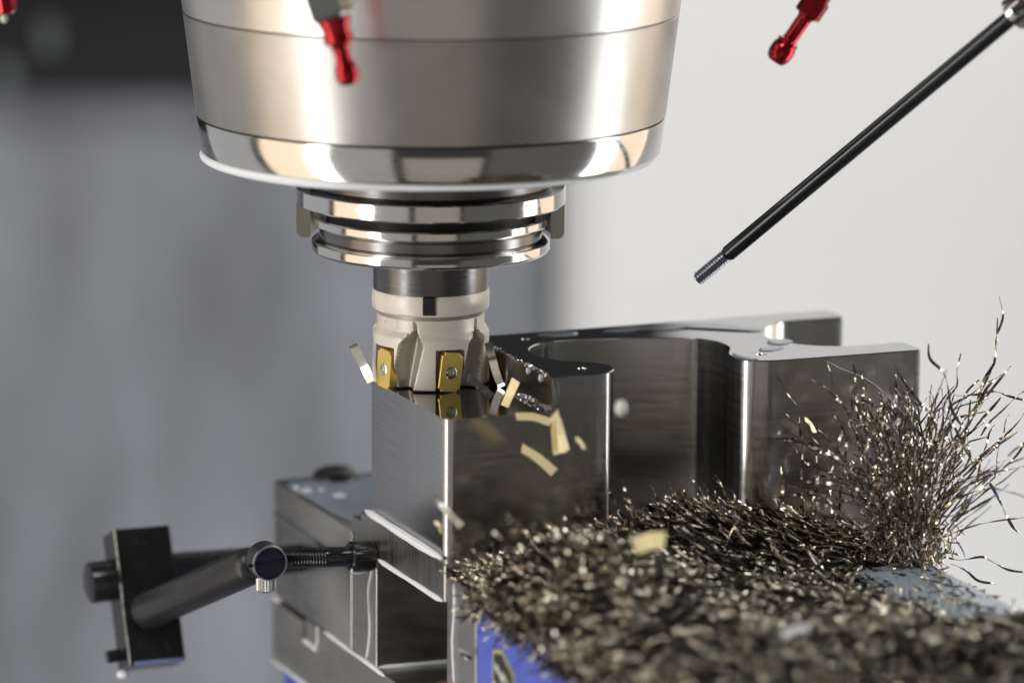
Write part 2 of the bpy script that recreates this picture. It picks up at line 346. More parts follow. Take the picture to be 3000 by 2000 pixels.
# ------------------------------------------------------------------ the workpiece
front = [(46.5, 0.0), (47.0, 0.0), (52, 0.0), (58, 0.0), (64, 0.05), (68.5, .4), (72.5, 1.8), (75.6, 4.6), (77.7, 8.2), (78.7, 12.4), (78.4, 17), (76.2, 21.6), (72.2, 25.4), (67.2, 29.0), (62.6, 33.4),
         (59.4, 39.5), (57.9, 46.5), (58.5, 54), (61.0, 60.6), (65.2, 66), (70.2, 69.8), (76, 71.6), (85, 71.4), (100, 69.0), (117, 65.0), (130, 60.4), (137.8, 55.2), (141.6, 48),
         (142.4, 40), (140.9, 32.5), (137.6, 26.0), (135.2, 20.6), (134.4, 15), (135.4, 9.4), (138.8, 4.8), (144.4, 2.0), (151, 1.1), (160, 1.0), (185, 1.0), (205, 1.0), (213.5, 1.0)]
right = [(213.5, 1.0), (215.4, 1.5), (216.6, 2.8), (216.9, 4.6), (216.9, 10), (216.9, 15.8)]
inner = [(216.9, 15.8), (215.2, 18.9), (205, 19.2), (196, 18.9), (187.5, 20.0), (180.6, 23.2), (174, 28.2), (169.4, 35), (167.0, 43), (167.3, 52.5), (169.9, 61.5), (174.6, 69.6), (181, 75.8), (187.5, 79.2), (195, 80.0), (205, 79.8), (214.5, 79.6)]
tail = [(214.5, 79.6), (216.4, 80.0), (217.6, 81.4), (218, 84), (218.4, 92.5), (217, 96.0), (213.5, 97.0), (147, 95.0), (100, 93.8), (46.5, 92.6)]
ol = []
for seg_ in (front, right, inner, tail): ol += [tuple(p) for p in catmull([(a, b, 0) for a, b in seg_], 1.1)][:-1]
ol.append((46.5, 92.6, 0)); top = [(p[0], p[1]) for p in ol]                    # closed by the step wall at u = 46.5
fil = [(3.4*(1 - math.sin(a)), 3.4*(1 - math.cos(a))) for a in [i*math.pi/2/10 for i in range(10, -1, -1)]]
fil = [(4 - 4*math.cos(a), 4 - 4*math.sin(a)) for a in [i*math.pi/2/10 for i in range(11)]]   # from the left face round to the front face
low = [(0.0, 89.0), (0.0, 88.2), (0.0, 4.7)] + fil + [(4.7, 0.0), (45.9, 0.0)]                                                       # left part of the outline, rear to front
ZB, ZT = -58.4, 14.7
wp = thing('workpiece', 'dark shiny steel block milled into a curved bracket in the vise', 'steel block', (0, 0, -58.4), True)
g = G(); n = len(top); nl = len(low)
# walls of the full height part
vv = [(u, v, ZB) for u, v in top] + [(u, v, ZT - .45) for u, v in top]
def inset(pts, d):
    out = []
    for i in range(len(pts)):
        a = Vector(pts[i-1]) if i > 0 else Vector(pts[i]); b = Vector(pts[(i+1) % len(pts)]) if i < len(pts)-1 else Vector(pts[i])
        t = (b - a).normalized(); out.append((pts[i][0] - t.y*d, pts[i][1] + t.x*d))
    return out
ins_ = inset(top, .45); ins_[0] = (46.5, .45); ins_[-1] = (46.5, 92.15)
vv += [(u, v, ZT) for u, v in ins_]
ff = []
f0 = 3*n + 2*nl
for i in range(n-1): ff += [(i, i+1, n+i+1, n+i) + ((f0,) if i == 0 else ()) if i < n-2 else (i, i+1, f0+1, n+i+1, n+i), (n+i, n+i+1, 2*n+i+1, 2*n+i)]
b0 = len(vv); vv += [(u, v, ZB) for u, v in low] + [(u, v, 0.0) for u, v in low]
for i in range(nl-1): ff.append((b0+i, b0+i+1, b0+nl+i+1, b0+nl+i))
assert f0 == len(vv); vv += [(46.5, 0, 0), (46.5, 92.6, 0)]
ff.append((b0+nl-1, 0, n, 2*n, f0) if False else (b0+nl-1, 0, f0, b0+nl+nl-1))                 # front face beside the step
ff.append((n-1, b0, b0+nl, f0+1))                                                                # rear face beside the step
ff.append((f0, 0, n)); ff[-1] = (f0, f0+1, 2*n-1, 3*n-1, 2*n, n)                                 # step wall
g.add(vv, ff); blk = g.make('block_body', M['block'], wp, ang=30)
g = G(); g.add([(u, v, 0.0) for u, v in low] + [(46.5, 0, 0), (46.5, 92.6, 0)], [tuple(range(nl + 2))]); g.make('milled_floor', M['block_top'], wp)
HOLES = [(65.3, 12.7, 2.1), (147.7, 14.7, 2.3), (66.7, 79.7, 2.0)]
outer = [Vector((u, v, ZT)) for u, v in ins_]; loops = [outer]
for hu, hv, hr in HOLES: loops.append([Vector((hu + hr*math.cos(-2*math.pi*i/20), hv + hr*math.sin(-2*math.pi*i/20), ZT)) for i in range(20)])
tri = tessellate_polygon(loops); allv = [p for l in loops for p in l]
g = G(); g.add([p[:] for p in allv], [tuple(t) for t in tri]); g.make('top_face', M['block_top'], wp, smooth=False)
for hu, hv, hr in HOLES:
    g = G(); g.lathe([(hr + .02, ZT - .02), (hr - .55, ZT - .9), (hr - .55, ZT - 8)], (hu, hv), 20, False, True); g.make('threaded_hole', M['silver'], wp)

# torn burr along the step wall and slivers hanging at its front corner
g = G()
for k in range(150):
    if k < 95: v = random.uniform(4, 66); p = Vector((46.4 + random.uniform(-.5, .5), v, ZT + random.uniform(-.2, .5))); sz = .35 + .9*random.random()
    else: v = random.uniform(2, 40); p = Vector((46.3 - random.random()*1.2, v, .2 + random.random()*2.2*(1 - v/45))); sz = .3 + .6*random.random()
    dv = Vector((random.gauss(0, 1), random.gauss(0, 1), random.gauss(.3, .8))).normalized()
    ribbon(g, [p - dv*sz, p + Vector((0, 0, .2)), p + dv*sz], .5 + random.random()*.5, .12, random.random()*6, random.random()*6)
o = g.make('burr', M['silver'], wp); o['kind'] = 'stuff'
for a_, b_ in [((46.6, -.5, 14.0), (46.9, -.7, 1.5)), ((48.6, -.5, 13.6), (49.2, -.8, 6.8)), ((47.6, -.5, 11.0), (47.9, -.9, 3.2))]:
    g = G(); ribbon(g, catmull([a_, ((a_[0]+b_[0])/2 + .2, -.8, (a_[2]+b_[2])/2), b_], 1.0), .95, .15, .2, .5, True); g.make('sliver', M['silver'], wp)

# ------------------------------------------------------------------ the riser under the block
g = G(); g.box((-3.0, -7.2, -74.5), (205, 94.4, -58.5), .5); solo('riser_plate', g, M['riser'], 'brushed steel riser plate directly under the steel block', 'plate', (0, 40, -74.5), True)

# ------------------------------------------------------------------ the vise
vi = thing('machine_vise', 'blue and steel machine vise clamping the riser plate under the chips', 'vise', (90, 0, -200), True)
g = G(); g.prism([(-250, -155), (217, -155), (217, -126.6), (173, -126.6), (173, -134.3), (152, -134.3), (152, -124.0), (-250, -124.0)][::-1], -2.0, 200, axis='u'); g.make('bed', M['jaw'], vi)
g = G(); g.box((-2.4, 109.2, -123.6), (150, 213, -70), 1.2, seg=2)
jaw = g.make('rear_jaw', M['jaw'], vi)
g = G(); g.box((-2.2, 154.5, -133.6), (150, 170.5, -123.9), .4); g.make('guide_key', M['jaw'], vi)
g = G(); g.prism([(76.2, -123.6), (108.8, -123.6), (108.8, -63.6), (94.8, -63.6), (94.8, -74.8), (76.2, -74.8)], -2.0, 200, axis='u'); rjp = g.make('rear_jaw_plate', M['jaw'], vi)
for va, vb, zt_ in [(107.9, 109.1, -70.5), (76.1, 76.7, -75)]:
    g = G(); g.box((-2.5, va, -123.0), (-1.8, vb, zt_), .15); g.make('bright_edge', M['riser'], rjp)  # thin light-coloured strips along two edges of the jaw plate
g = G(); g.box((-2.0, -40.2, -123.6), (193, -7.6, -63.6), .4); g.make('front_jaw_plate', M['jaw'], vi)
g = G(); g.box((-2.2, -255, -68.2), (193, -40.5, -63.6), .5); g.make('front_jaw_top', M['jaw'], vi)
g = G(); g.box((-1.7, -255, -123.8), (192.4, -40.6, -68.3), .8); g.make('front_jaw_body', M['blue'], vi)
g = G(); g.box((2.5, -240, -230), (196, 216.4, -156.2), 2.5, seg=2); g.make('vise_base', M['blue'], vi)
# pale stripe along the rear jaw side
g = G(); g.box((-2.9, 110, -86.4), (-2.2, 212.6, -84.6), .25); g.make('jaw_stripe', M['silver'], jaw)
# name label on the blue jaw side: a dark plate with a yellow edge and unreadable white lettering
pl = [(-59.0, -110), (-59.0, -81.6), (-68.8, -79.4), (-82.0, -86.2), (-82.0, -110)]
g = G(); g.prism(pl, -2.0, -1.72, axis='u'); lb = g.make('name_label', M['label_yellow'], vi)
pl2 = [(-60.4, -109), (-60.4, -82.6), (-68.6, -80.8), (-80.6, -87.0), (-80.6, -109)]
g = G(); g.prism(pl2, -2.12, -1.98, axis='u'); g.make('label_field', M['label_black'], lb)
g = G()
def stroke(v0, z0, v1, z1, wd):
    d = Vector((v1-v0, z1-z0)); nn = Vector((-d.y, d.x)).normalized()*wd/2
    g.prism([(v0+nn.x, z0+nn.y), (v1+nn.x, z1+nn.y), (v1-nn.x, z1-nn.y), (v0-nn.x, z0-nn.y)], -2.22, -2.1, axis='u')
for s in [(-62.5, -86, -62.5, -89, 1.2), (-62.5, -86, -65.5, -90, 1.2), (-65.5, -86.5, -65.5, -90, 1.2), (-67, -88, -68.5, -92, 1.3), (-70, -88, -68.5, -92, 1.3), (-70, -88, -71.5, -92, 1.3), (-73, -88.5, -71.5, -92, 1.3), (-74.5, -90, -77.5, -94, 1.2),
          (-61.8, -94, -61.8, -102, 2.4), (-65, -95, -65, -102, 2.0), (-69.5, -96, -73, -100, 2.2), (-76.5, -97, -76.5, -104, 2.4)]: stroke(*s)
g.make('label_lettering', M['label_white'], lb)

# ------------------------------------------------------------------ coolant lines, films and drops
def wob(pts, amp, step=1.5):
    P = catmull(pts, step); out = []
    for i, p in enumerate(P): out.append(p + Vector((0, math.sin(i*1.3)*amp, math.sin(i*.9 + 1)*amp)))
    return out
def foam_line(label, pts, rad, base, amp=.02, flat=1.0, mat='foam'):
    g = G(); P = wob(pts, amp); ph = random.random()*9
    tube(g, P, lambda t: rad*(1 + .07*math.sin(t*9 + ph) + .04*math.sin(t*21 + ph*2))*min(1, t*9 + .35)*min(1, (1-t)*9 + .35), 8, flat)
    return solo('foam_line', g, M[mat], label, 'foam', base, True)
foam_line('thick white foam line on the ledge between steel block and riser plate', [(-1.4, 92.5, -58.0), (-1.5, 70, -58.0), (-1.5, 40, -58.1), (-1.4, 10, -58.1), (-1.0, .8, -58.2)], 1.8, (-1.4, 45, -58))
foam_line('thin white foam line along the lower edge of the riser plate', [(-3.0, 72, -74.7), (-3.0, 50, -74.8), (-3.0, 25, -74.6), (-3.0, 4, -74.6), (-3.0, -5, -74.4)], 1.05, (-3, 35, -74.5))
foam_line('white foam line where the rear jaw plate meets the vise bed', [(-2.6, 143, -123.6), (-2.6, 120, -123.8), (-2.6, 95, -123.8), (-2.6, 76, -123.9), (-2.4, 66, -124.4)], .95, (-2.5, 105, -124))
foam_line('straight foam line on the dark channel floor inside the vise', [(-1.5, 75.9, -123.2), (10, 75.6, -123.3), (25, 75.6, -123.3), (36, 75.6, -123.3)], 1.0, (20, 75, -123), .05)
foam_line('thin foam streak running down the narrow rear jaw plate', [(-2.3, 80.5, -76), (-2.3, 83, -83), (-2.3, 86.5, -91), (-2.3, 86, -100), (-2.3, 85, -108), (-2.3, 86.5, -116), (-2.3, 89.5, -123)], .55, (-2.3, 86, -100), .1)
foam_line('foam streak running down the bright front jaw plate', [(-2.3, -16, -64.5), (-2.3, -17, -75), (-2.3, -15, -88), (-2.3, -16, -100), (-2.3, -18, -110), (-2.3, -20, -122)], .7, (-2.3, -16, -90), .12)
foam_line('short fat foam blob in the notch under the rear jaw', [(-2.6, 171, -134.3), (-2.6, 163, -134.3), (-2.6, 153, -134.4)], 1.15, (-2.6, 162, -134))
foam_line('small foam patch at the rear lower corner of the rear jaw', [(-2.8, 213, -124.6), (-2.8, 208, -124.5), (-2.8, 203, -124.4)], 1.2, (-2.8, 208, -124.5))
foam_line('long foam line along the lower edge of the vise bed', [(-2.4, 216, -154.6), (-2.4, 195, -154.8), (-2.4, 165, -154.6), (-2.4, 130, -154.8)], .9, (-2.4, 175, -154.7))
foam_line('pale milky trickle running down the right face of the steel block', [(172, .85, 12.8), (176, .8, 10.5), (182.7, .8, 7.3), (188, .8, 5.2), (194, .8, 1.3), (202, .8, -5.9), (208, .8, -12), (213.8, .8, -18), (216, .9, -24)], .7, (195, 1, 0), .12, .35, 'film')
def blob(name, pts, z, h, mat, label, cat, base, local=True):
    """low domed pool with an irregular outline"""
    P = catmull([(a, b, 0) for a, b in pts], 1.5, True); c = sum((Vector(p) for p in P), Vector())/len(P); g = G(); rows = []
    for k, (s, hh) in enumerate([(1.0, 0.0), (.97, .55), (.90, .85), (.75, 1.0), (.4, 1.05), (.02, 1.06)]): rows.append([(c.x + (p.x-c.x)*s, c.y + (p.y-c.y)*s, z + h*hh) for p in P])
    g.grid(rows, True, True, True); return solo(name, g, M[mat], label, cat, base, local, ang=60)
blob('coolant_puddle', [(74, 85), (80, 89.5), (88, 89), (93, 85), (90, 81), (84, 80.5), (78, 81.5)], ZT, .5, 'film_top', 'small grey coolant puddle on the block top nearest the cutter', 'puddle', (83, 85, ZT))
blob('coolant_puddle', [(104, 84), (112, 88), (122, 87.5), (130, 84), (140, 84.5), (150, 87), (160, 85), (163, 80), (168, 70), (172, 63.5), (168, 60.5), (163, 65), (158, 72), (150, 78), (141, 79.5), (132, 77), (122, 80), (112, 80)], ZT, .6, 'film_top', 'long branching coolant puddle across the middle of the block top', 'puddle', (140, 80, ZT))
blob('coolant_puddle', [(160, 35), (165, 42), (171, 41), (172.5, 36), (168, 32), (163, 31)], ZT, .55, 'film_top', 'round coolant puddle on the block top beside the U shaped notch', 'puddle', (166, 37, ZT))
blob('coolant_puddle', [(150, 22), (155, 28), (162, 29), (163, 25), (158, 21), (153, 19.5)], ZT, .5, 'film_top', 'oval coolant puddle on the block top just behind the threaded hole', 'puddle', (156, 24, ZT))
blob('coolant_puddle', [(135.6, 18), (138, 20), (138.6, 15), (139.5, 9), (142, 4.6), (139.5, 5.2), (136.6, 10)], ZT, .5, 'film_top', 'narrow coolant puddle along the rounded front corner of the block top', 'puddle', (138, 12, ZT))
blob('coolant_film', [(1, 203), (0, 180), (0, 160), (1, 140), (6, 121), (14, 112), (40, 112), (120, 112), (140, 150), (130, 205), (60, 208), (25, 207)], -70.05, .7, 'film', 'bluish coolant film covering the top of the rear jaw', 'coolant', (40, 160, -70))
blob('coolant_film', [(120, -66), (150, -44), (188, -43), (192.3, -60), (192.4, -120), (192.2, -190), (170, -200), (140, -160), (118, -110)], -63.65, .5, 'film', 'pale grey coolant film on the bare right end of the vise top', 'coolant', (165, -100, -63.6))
g = G(); g.lathe([(11, -70.1), (10.6, -68.2), (9.0, -66.2), (6, -65), (.1, -64.5)], (25, 206), 32); solo('clamp_bolt', g, M['black'], 'blurred black bolt head at the back of the rear jaw top', 'bolt', (25, 206, -70), True)
for k, (u, v, r, lab) in enumerate([(3.5, 184, 2.6, 'left white foam spot on the bluish film of the rear jaw'), (14, 170, 3.2, 'right white foam spot on the bluish film of the rear jaw'), (10, 183, 1.3, 'tiny white foam spot between two larger ones on the rear jaw film'), (0.5, 190, 1.6, 'leftmost tiny foam spot on the bluish rear jaw film')]):
    g = G(); g.lathe([(r, -69.5), (r*.92, -69.0), (r*.6, -68.5), (.05, -68.3)], (u, v), 20); solo('foam_spot', g, M['foam'], lab, 'foam', (u, v, -69.5), True)
def droplet(label, p, rx, rz, local=False, mat='drop', sq=1.0):
    g = G(); rows = []
    for j in range(1, 12):
        b = math.pi*j/12; rows.append([(p[0] + rx*math.sin(b)*math.cos(a), p[1] + rx*sq*math.sin(b)*math.sin(a), p[2] + rz*math.cos(b)) for a in [2*math.pi*i/20 for i in range(20)]])
    g.grid(rows, True, True, True); return solo('coolant_drop', g, M[mat], label, 'drop', p, local, ang=80)
droplet('pale coolant drop falling in front of the deep slot of the block', (77.4, -150, 20.5), 2.4, 3.3)
droplet('white drop on the step wall, the one nearer the cutter', (46.3, 25.9, 12.6), .9, 1.5, True, 'foam', .5)
droplet('white drop on the step wall, the one nearer the front corner', (46.3, 12.1, 12.0), .9, 1.6, True, 'foam', .5)
droplet('white coolant drop hanging from the bottom of the black stop block', (-88.6, 165, -140.6), 2.9, 1.9, True, 'foam')
for x_, z_, rx_, rz_, lb_ in [(-300, -30, 7, 13, 'faint pale splash drop on the dark cover at the upper left'), (-331, -58, 8, 12, 'faint grey splash drop low on the dark cover at the far left')]:
    droplet(lb_, (x_, 1373, z_), rx_, rz_, False, 'splash', .3)
droplet('white coolant drop falling under the red nozzle in the top left corner', (-169.7, -80, 164.2), 1.6, 2.6)

# ------------------------------------------------------------------ workpiece stop (left)
st = thing('work_stop', 'black adjustable work stop with clamp block, arm and pointing screw', 'work stop', (-75, 165, -106), True)
Rt = Matrix.Rotation(math.radians(-22.0), 3, 'X')
g = G(); g.box((-88.7, 165, -136.0), (-63.3, 184, -75.6), .5, Rt, (-76.0, 165, -105.8)); blk_ = g.make('clamp_block', M['black'], st)
for hx, hz in [(-79, -82.5), (-75.5, -83), (-71, -128.5), (-70.6, -131)]:
    g = G(); g.turn(Rt @ (Vector((hx + 0.0, 165.1, hz + 0.2)) - Vector((-76.0, 165, -105.8))) + Vector((-76.0, 165, -105.8)), (0, -1, 0), [(0, .9), (.25, .8), (.3, .4)], 12); g.make('pin', M['tube'], blk_)
er = Rt @ Vector((0, 0, 1))
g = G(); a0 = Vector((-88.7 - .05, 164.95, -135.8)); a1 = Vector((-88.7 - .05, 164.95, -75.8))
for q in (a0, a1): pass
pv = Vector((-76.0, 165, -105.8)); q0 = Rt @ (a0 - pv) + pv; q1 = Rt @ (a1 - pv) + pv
tube(g, [q0, q1], .42, 6); g.make('bright_edge', M['riser'], blk_)  # light-coloured strip painting a highlight along the block edge
g = G(); g.turn((-86, 176, -100.3), (-1, 0, -.05), [(2.5, 9.1), (13.4, 9.1), (14.4, 8.7), (14.9, 7.6), (14.6, 6.0)], 40); g.make('clamp_knob', M['black'], st)
g = G(); g.turn((-66, 176, -97.0), (1, 0, -.015), [(0, 6.4), (63.7, 6.4)], 32); g.make('support_bar', M['black'], st)
ab = Vector((-78.6, 160, -111.6)); an = Vector((-53.6, 83.0, -74.2)); dd = (an - ab)
g = G(); g.turn(ab, dd, [(-2.5, 4.0), (-2.2, 6.6), (-1, 7.9), (0, 8.2), (dd.length - 7, 8.2), (dd.length - 4, 7.6), (dd.length - 2, 6.2), (dd.length - 1, 4)], 40); arm = g.make('arm', M['tube'], st)
rc = Vector((-52.4, 78, -71.5))
g = G(); g.turn(rc + Vector((0, 10, 0)), (0, -1, 0), [(9.0, 6.5), (9.6, 7.75), (17.2, 7.75), (17.8, 7.45), (17.8, 6.75), (17.0, 6.6)], 48); ring = g.make('clamp_ring', M['tube'], st)
g = G(); g.turn(rc + Vector((0, 9, 0)), (0, -1, 0), [(14.5, 7.5), (16.5, 7.5), (16.9, 7.72), (17.95, 7.5), (17.95, 6.85), (16.9, 6.8)], 48, False, False); g.make('bright_rim', M['riser'], ring)
g = G(); g.turn(rc + Vector((0, 9, 0)), (0, -1, 0), [(8.4, 6.7), (16.0, 6.7), (16.4, 6.4)], 40); g.make('cross_pin', M['black'], ring)
g = G(); g.box((rc.x - 9.5, rc.y - 8.2, rc.z - .55), (rc.x + 8.0, rc.y - 6.6, rc.z + .55), 0, Matrix.Rotation(math.radians(-4), 3, 'Y')); g.make('slit', M['black_gap'], ring)
g = G(); zt = -79.0; ks = []
rows = []
for z, r in [(zt, 3.2), (zt - .2, 3.85), (zt - .7, 4.0), (zt - 5.6, 4.0), (zt - 6.3, 3.7), (zt - 6.4, 3.0)]:
    rows.append([(rc.x + .6 + (r + (.13 if i % 2 else -.13)*(1 if 3.9 < r else 0))*math.cos(2*math.pi*i/56), rc.y - 1 + (r + (.13 if i % 2 else -.13)*(1 if 3.9 < r else 0))*math.sin(2*math.pi*i/56), z) for i in range(56)])
g.grid(rows, True, True, True); g.make('knurled_screw', M['silver'], st, ang=20)
bd = Vector((1, 0, -.058)).normalized(); bp = rc + bd*6.5
g = G(); g.thread(bp, bd, 20.6, 3.75, 4.45, 1.35); sc_ = g.make('pointing_screw', M['black'], st, ang=50)
g = G(); g.turn(bp + bd*20.4, bd, [(0, 4.0), (.6, 4.35), (11.6, 4.35)], 36); g.make('screw_shank', M['black_rod'], sc_)
g = G(); rows = []; hp = bp + bd*31.6; xx = bd.orthogonal().normalized(); yy = bd.cross(xx)
for t, r in [(0, 4.6), (.1, 5.8), (.9, 6.45), (1.2, 6.5), (9.6, 6.5), (10.6, 6.2), (11.2, 5.4)]:
    rows.append([hp + bd*t + (xx*math.cos(2*math.pi*i/80) + yy*math.sin(2*math.pi*i/80))*(r + (.07 if i % 2 else -.07)*(1 if r > 6.4 else 0)) for i in range(80)])
g.grid(rows, True, True, True); g.make('screw_head', M['black'], sc_, ang=20)
g = G(); tube(g, catmull([hp + bd*.3 + Vector((0, -4.2, -4.2)), hp + bd*.5 + Vector((0, -3.0, -5.4)), hp + bd*1.5 + Vector((0, -1.2, -6.4)), hp + bd*5 + Vector((0, -.6, -6.9)), hp + bd*8 + Vector((0, -.6, -6.6))], .6), lambda t: .9*min(1, .4 + t*2, .4 + (1-t)*2), 8)
solo('foam_bead', g, M['foam'], 'small foam bead hanging under the black screw head of the stop', 'foam', tuple(hp), True)
g = G(); g.turn((-90.5, 166, -132.0), (-1, 0, -.08), [(-1, 3.2), (4.5, 3.2), (5.2, 2.9), (5.4, 1.8)], 6); g.make('hex_bolt', M['black_rod'], st, ang=20)
g = G(); tube(g, [Rt @ (Vector((x_, 165, -135.4)) - Vector((-76.0, 165, -105.8))) + Vector((-76.0, 165, -105.8)) for x_ in (-86.7, -76.0, -64.3)], 1.0, 8); solo('coolant_seam', g, M['wet_reflection'], 'bluish wet reflection seam along the lower edge of the black stop block', 'coolant', (-74, 164, -134), True)
g = G(); tube(g, catmull([(-73, 141, -101), (-70.5, 133, -97), (-69, 130, -93.5)], 1.0), lambda t: .7 + .3*math.sin(t*9), 8); 
# ------------------------------------------------------------------ black rod with threaded tip (upper right)
rod = thing('nozzle_rod', 'long thin black rod with threaded tip slanting in from the upper right', 'rod', (125.4, 0, 56.1))
p0 = Vector((112.9, 0.0, 42.5)); p1 = Vector((125.2, -2.5, 56.0)); p2 = Vector((252.5, -79.2, 182.5)); d = (p2 - p1).normalized()
g = G(); g.turn(p1, d, [(-.6, 2.6), (0, 3.0), (.7, 3.4), (1.2, 3.4), ((p2-p1).length, 3.4)], 40); g.make('rod_body', M['black_rod'], rod)
ps = p1 - d*18.2; g = G(); g.thread(ps, d, 17.8, 2.25, 3.0, 1.5); g.make('threaded_tip', M['thread'] if 'thread' in M else M['tube'], rod, ang=50)
kn = thing('rod_knuckle', 'bright steel clamp nut at the top end of the black rod', 'clamp nut', tuple(p1 + d*172))
g = G(); g.turn(p1 + d*169, d, [(0, 3.6), (.3, 6.2), (1.2, 7.4), (4.5, 7.6), (9, 7.6), (9.6, 6.8), (22, 6.8)], 40); g.make('nut_body', M['silver'], kn)
g = G(); g.turn(p1 + d*173, d, [(0, 7.7), (.4, 8.5), (7, 8.5), (7.6, 7.7)], 6); g.make('hex_collar', M['silver'], kn, ang=20)

# ------------------------------------------------------------------ coolant nozzles
def nozzle(label, tip, dirv, prof, base):
    t = thing('coolant_nozzle', label, 'nozzle', base); return t
tip = Vector((147.2, 60, 129.4)); d = Vector((.555, 0.0, .832)).normalized()
nz = thing('coolant_nozzle', 'sharp red metal coolant nozzle pointing down left beside the black rod', 'nozzle', tuple(tip), group=None)
g = G(); g.turn(tip, d, [(0, 1.6), (.1, 3.2), (1.2, 4.4), (3.6, 5.3), (6.0, 5.45), (8.4, 5.1), (9.6, 4.4)], 40, True, False); g.make('nozzle_tip', M['red'], nz)
g = G(); g.turn(tip, d, [(9.2, 3.6), (9.6, 4.7), (10.2, 4.9), (10.9, 4.6), (11.4, 3.4), (12.2, 3.2), (22.5, 3.25), (23.6, 3.7), (24.4, 4.6)], 40, True, False); g.make('nozzle_stem', M['red'], nz)
g = G(); g.turn(tip, d, [(24.0, 3.2), (24.2, 5.4), (24.9, 6.0), (32, 6.0), (33, 5.4), (33.2, 4.8), (46, 4.8)], 8, True, True); g.make('nozzle_base', M['red'], nz, ang=25)
nf = thing('coolant_nozzle', 'blurred dark red ball nozzle hanging in front of the spindle nose', 'nozzle', (-30, -130, 150))
tp = Vector((-29.5, -130, 144.6)); d2 = Vector((-.24, 0, 1)).normalized()
g = G(); g.turn(tp, d2, [(0, 1.8), (.3, 3.2), (2, 4.35), (4.4, 4.7), (7, 4.3), (9.4, 3.4)], 36, True, False); g.make('nozzle_tip', M['red'], nf)
g = G(); g.turn(tp, d2, [(8.8, 3.6), (10.5, 3.15), (13.5, 3.2), (16.0, 3.9), (17.0, 4.8)], 36, True, False); g.make('nozzle_stem', M['red'], nf)
g = G(); g.turn(tp, d2, [(16.8, 3.6), (17.0, 5.6), (17.6, 6.0), (19.8, 5.6), (21.6, 5.3), (23.6, 5.8), (25.4, 6.6), (26.6, 6.6), (27.0, 5.6)], 36, True, True); g.make('nozzle_flange', M['red'], nf)
g = G(); g.turn(tp + Vector((0, 1.0, 0)), (-.32, 0, 1), [(27.0, 6.5), (28.2, 8.0), (44, 8.4)], 4, True, True); g.make('hose_segment', M['grey_hose'], nf, ang=20)
g = G(); g.box((-37.5, -131, 173.4), (-29.5, -119, 196), 1.5, Matrix.Rotation(math.radians(-14), 3, 'Y')); g.make('hose_socket', M['cream_plastic'], nf)
nl_ = thing('coolant_nozzle', 'red nozzle end poking into the top left corner before the dark cover', 'nozzle', (-169, -80, 170))
g = G(); g.turn((-169.6, -80, 165.2), (-.12, 0, 1), [(0, 2.0), (.2, 3.8), (1.2, 5.0), (4, 5.6), (9, 5.6), (10, 4.6)], 8, True, True); g.make('nozzle_tip', M['red'], nl_, ang=25)
g = G(); g.turn((-170.8, -80, 175), (-.12, 0, 1), [(0, 4.0), (16, 4.2)], 24, True, True); g.make('nozzle_stem', M['red'], nl_)
g = G(); tube(g, catmull([(0, -171, -92.5), (6, -170, -88.7), (14, -170, -87.9), (24, -171, -91)], 1.0), 2.4, 12); solo('orange_hose', g, M['orange'], 'blurred orange hose bend at the very bottom before the front jaw plate', 'hose', (10, -170, -87))

g = G()
for p_, q_, r_ in [((-66, 118, -90), (-62.5, 108, -83.5), .55), ((-63, 112, -86), (-61.2, 106, -80.5), .45), ((-68, 123, -96), (-66.5, 118, -92.5), .4)]: tube(g, [p_, ((Vector(p_) + Vector(q_))/2 + Vector((.3, -.4, -.5)))[:], q_], r_, 6)
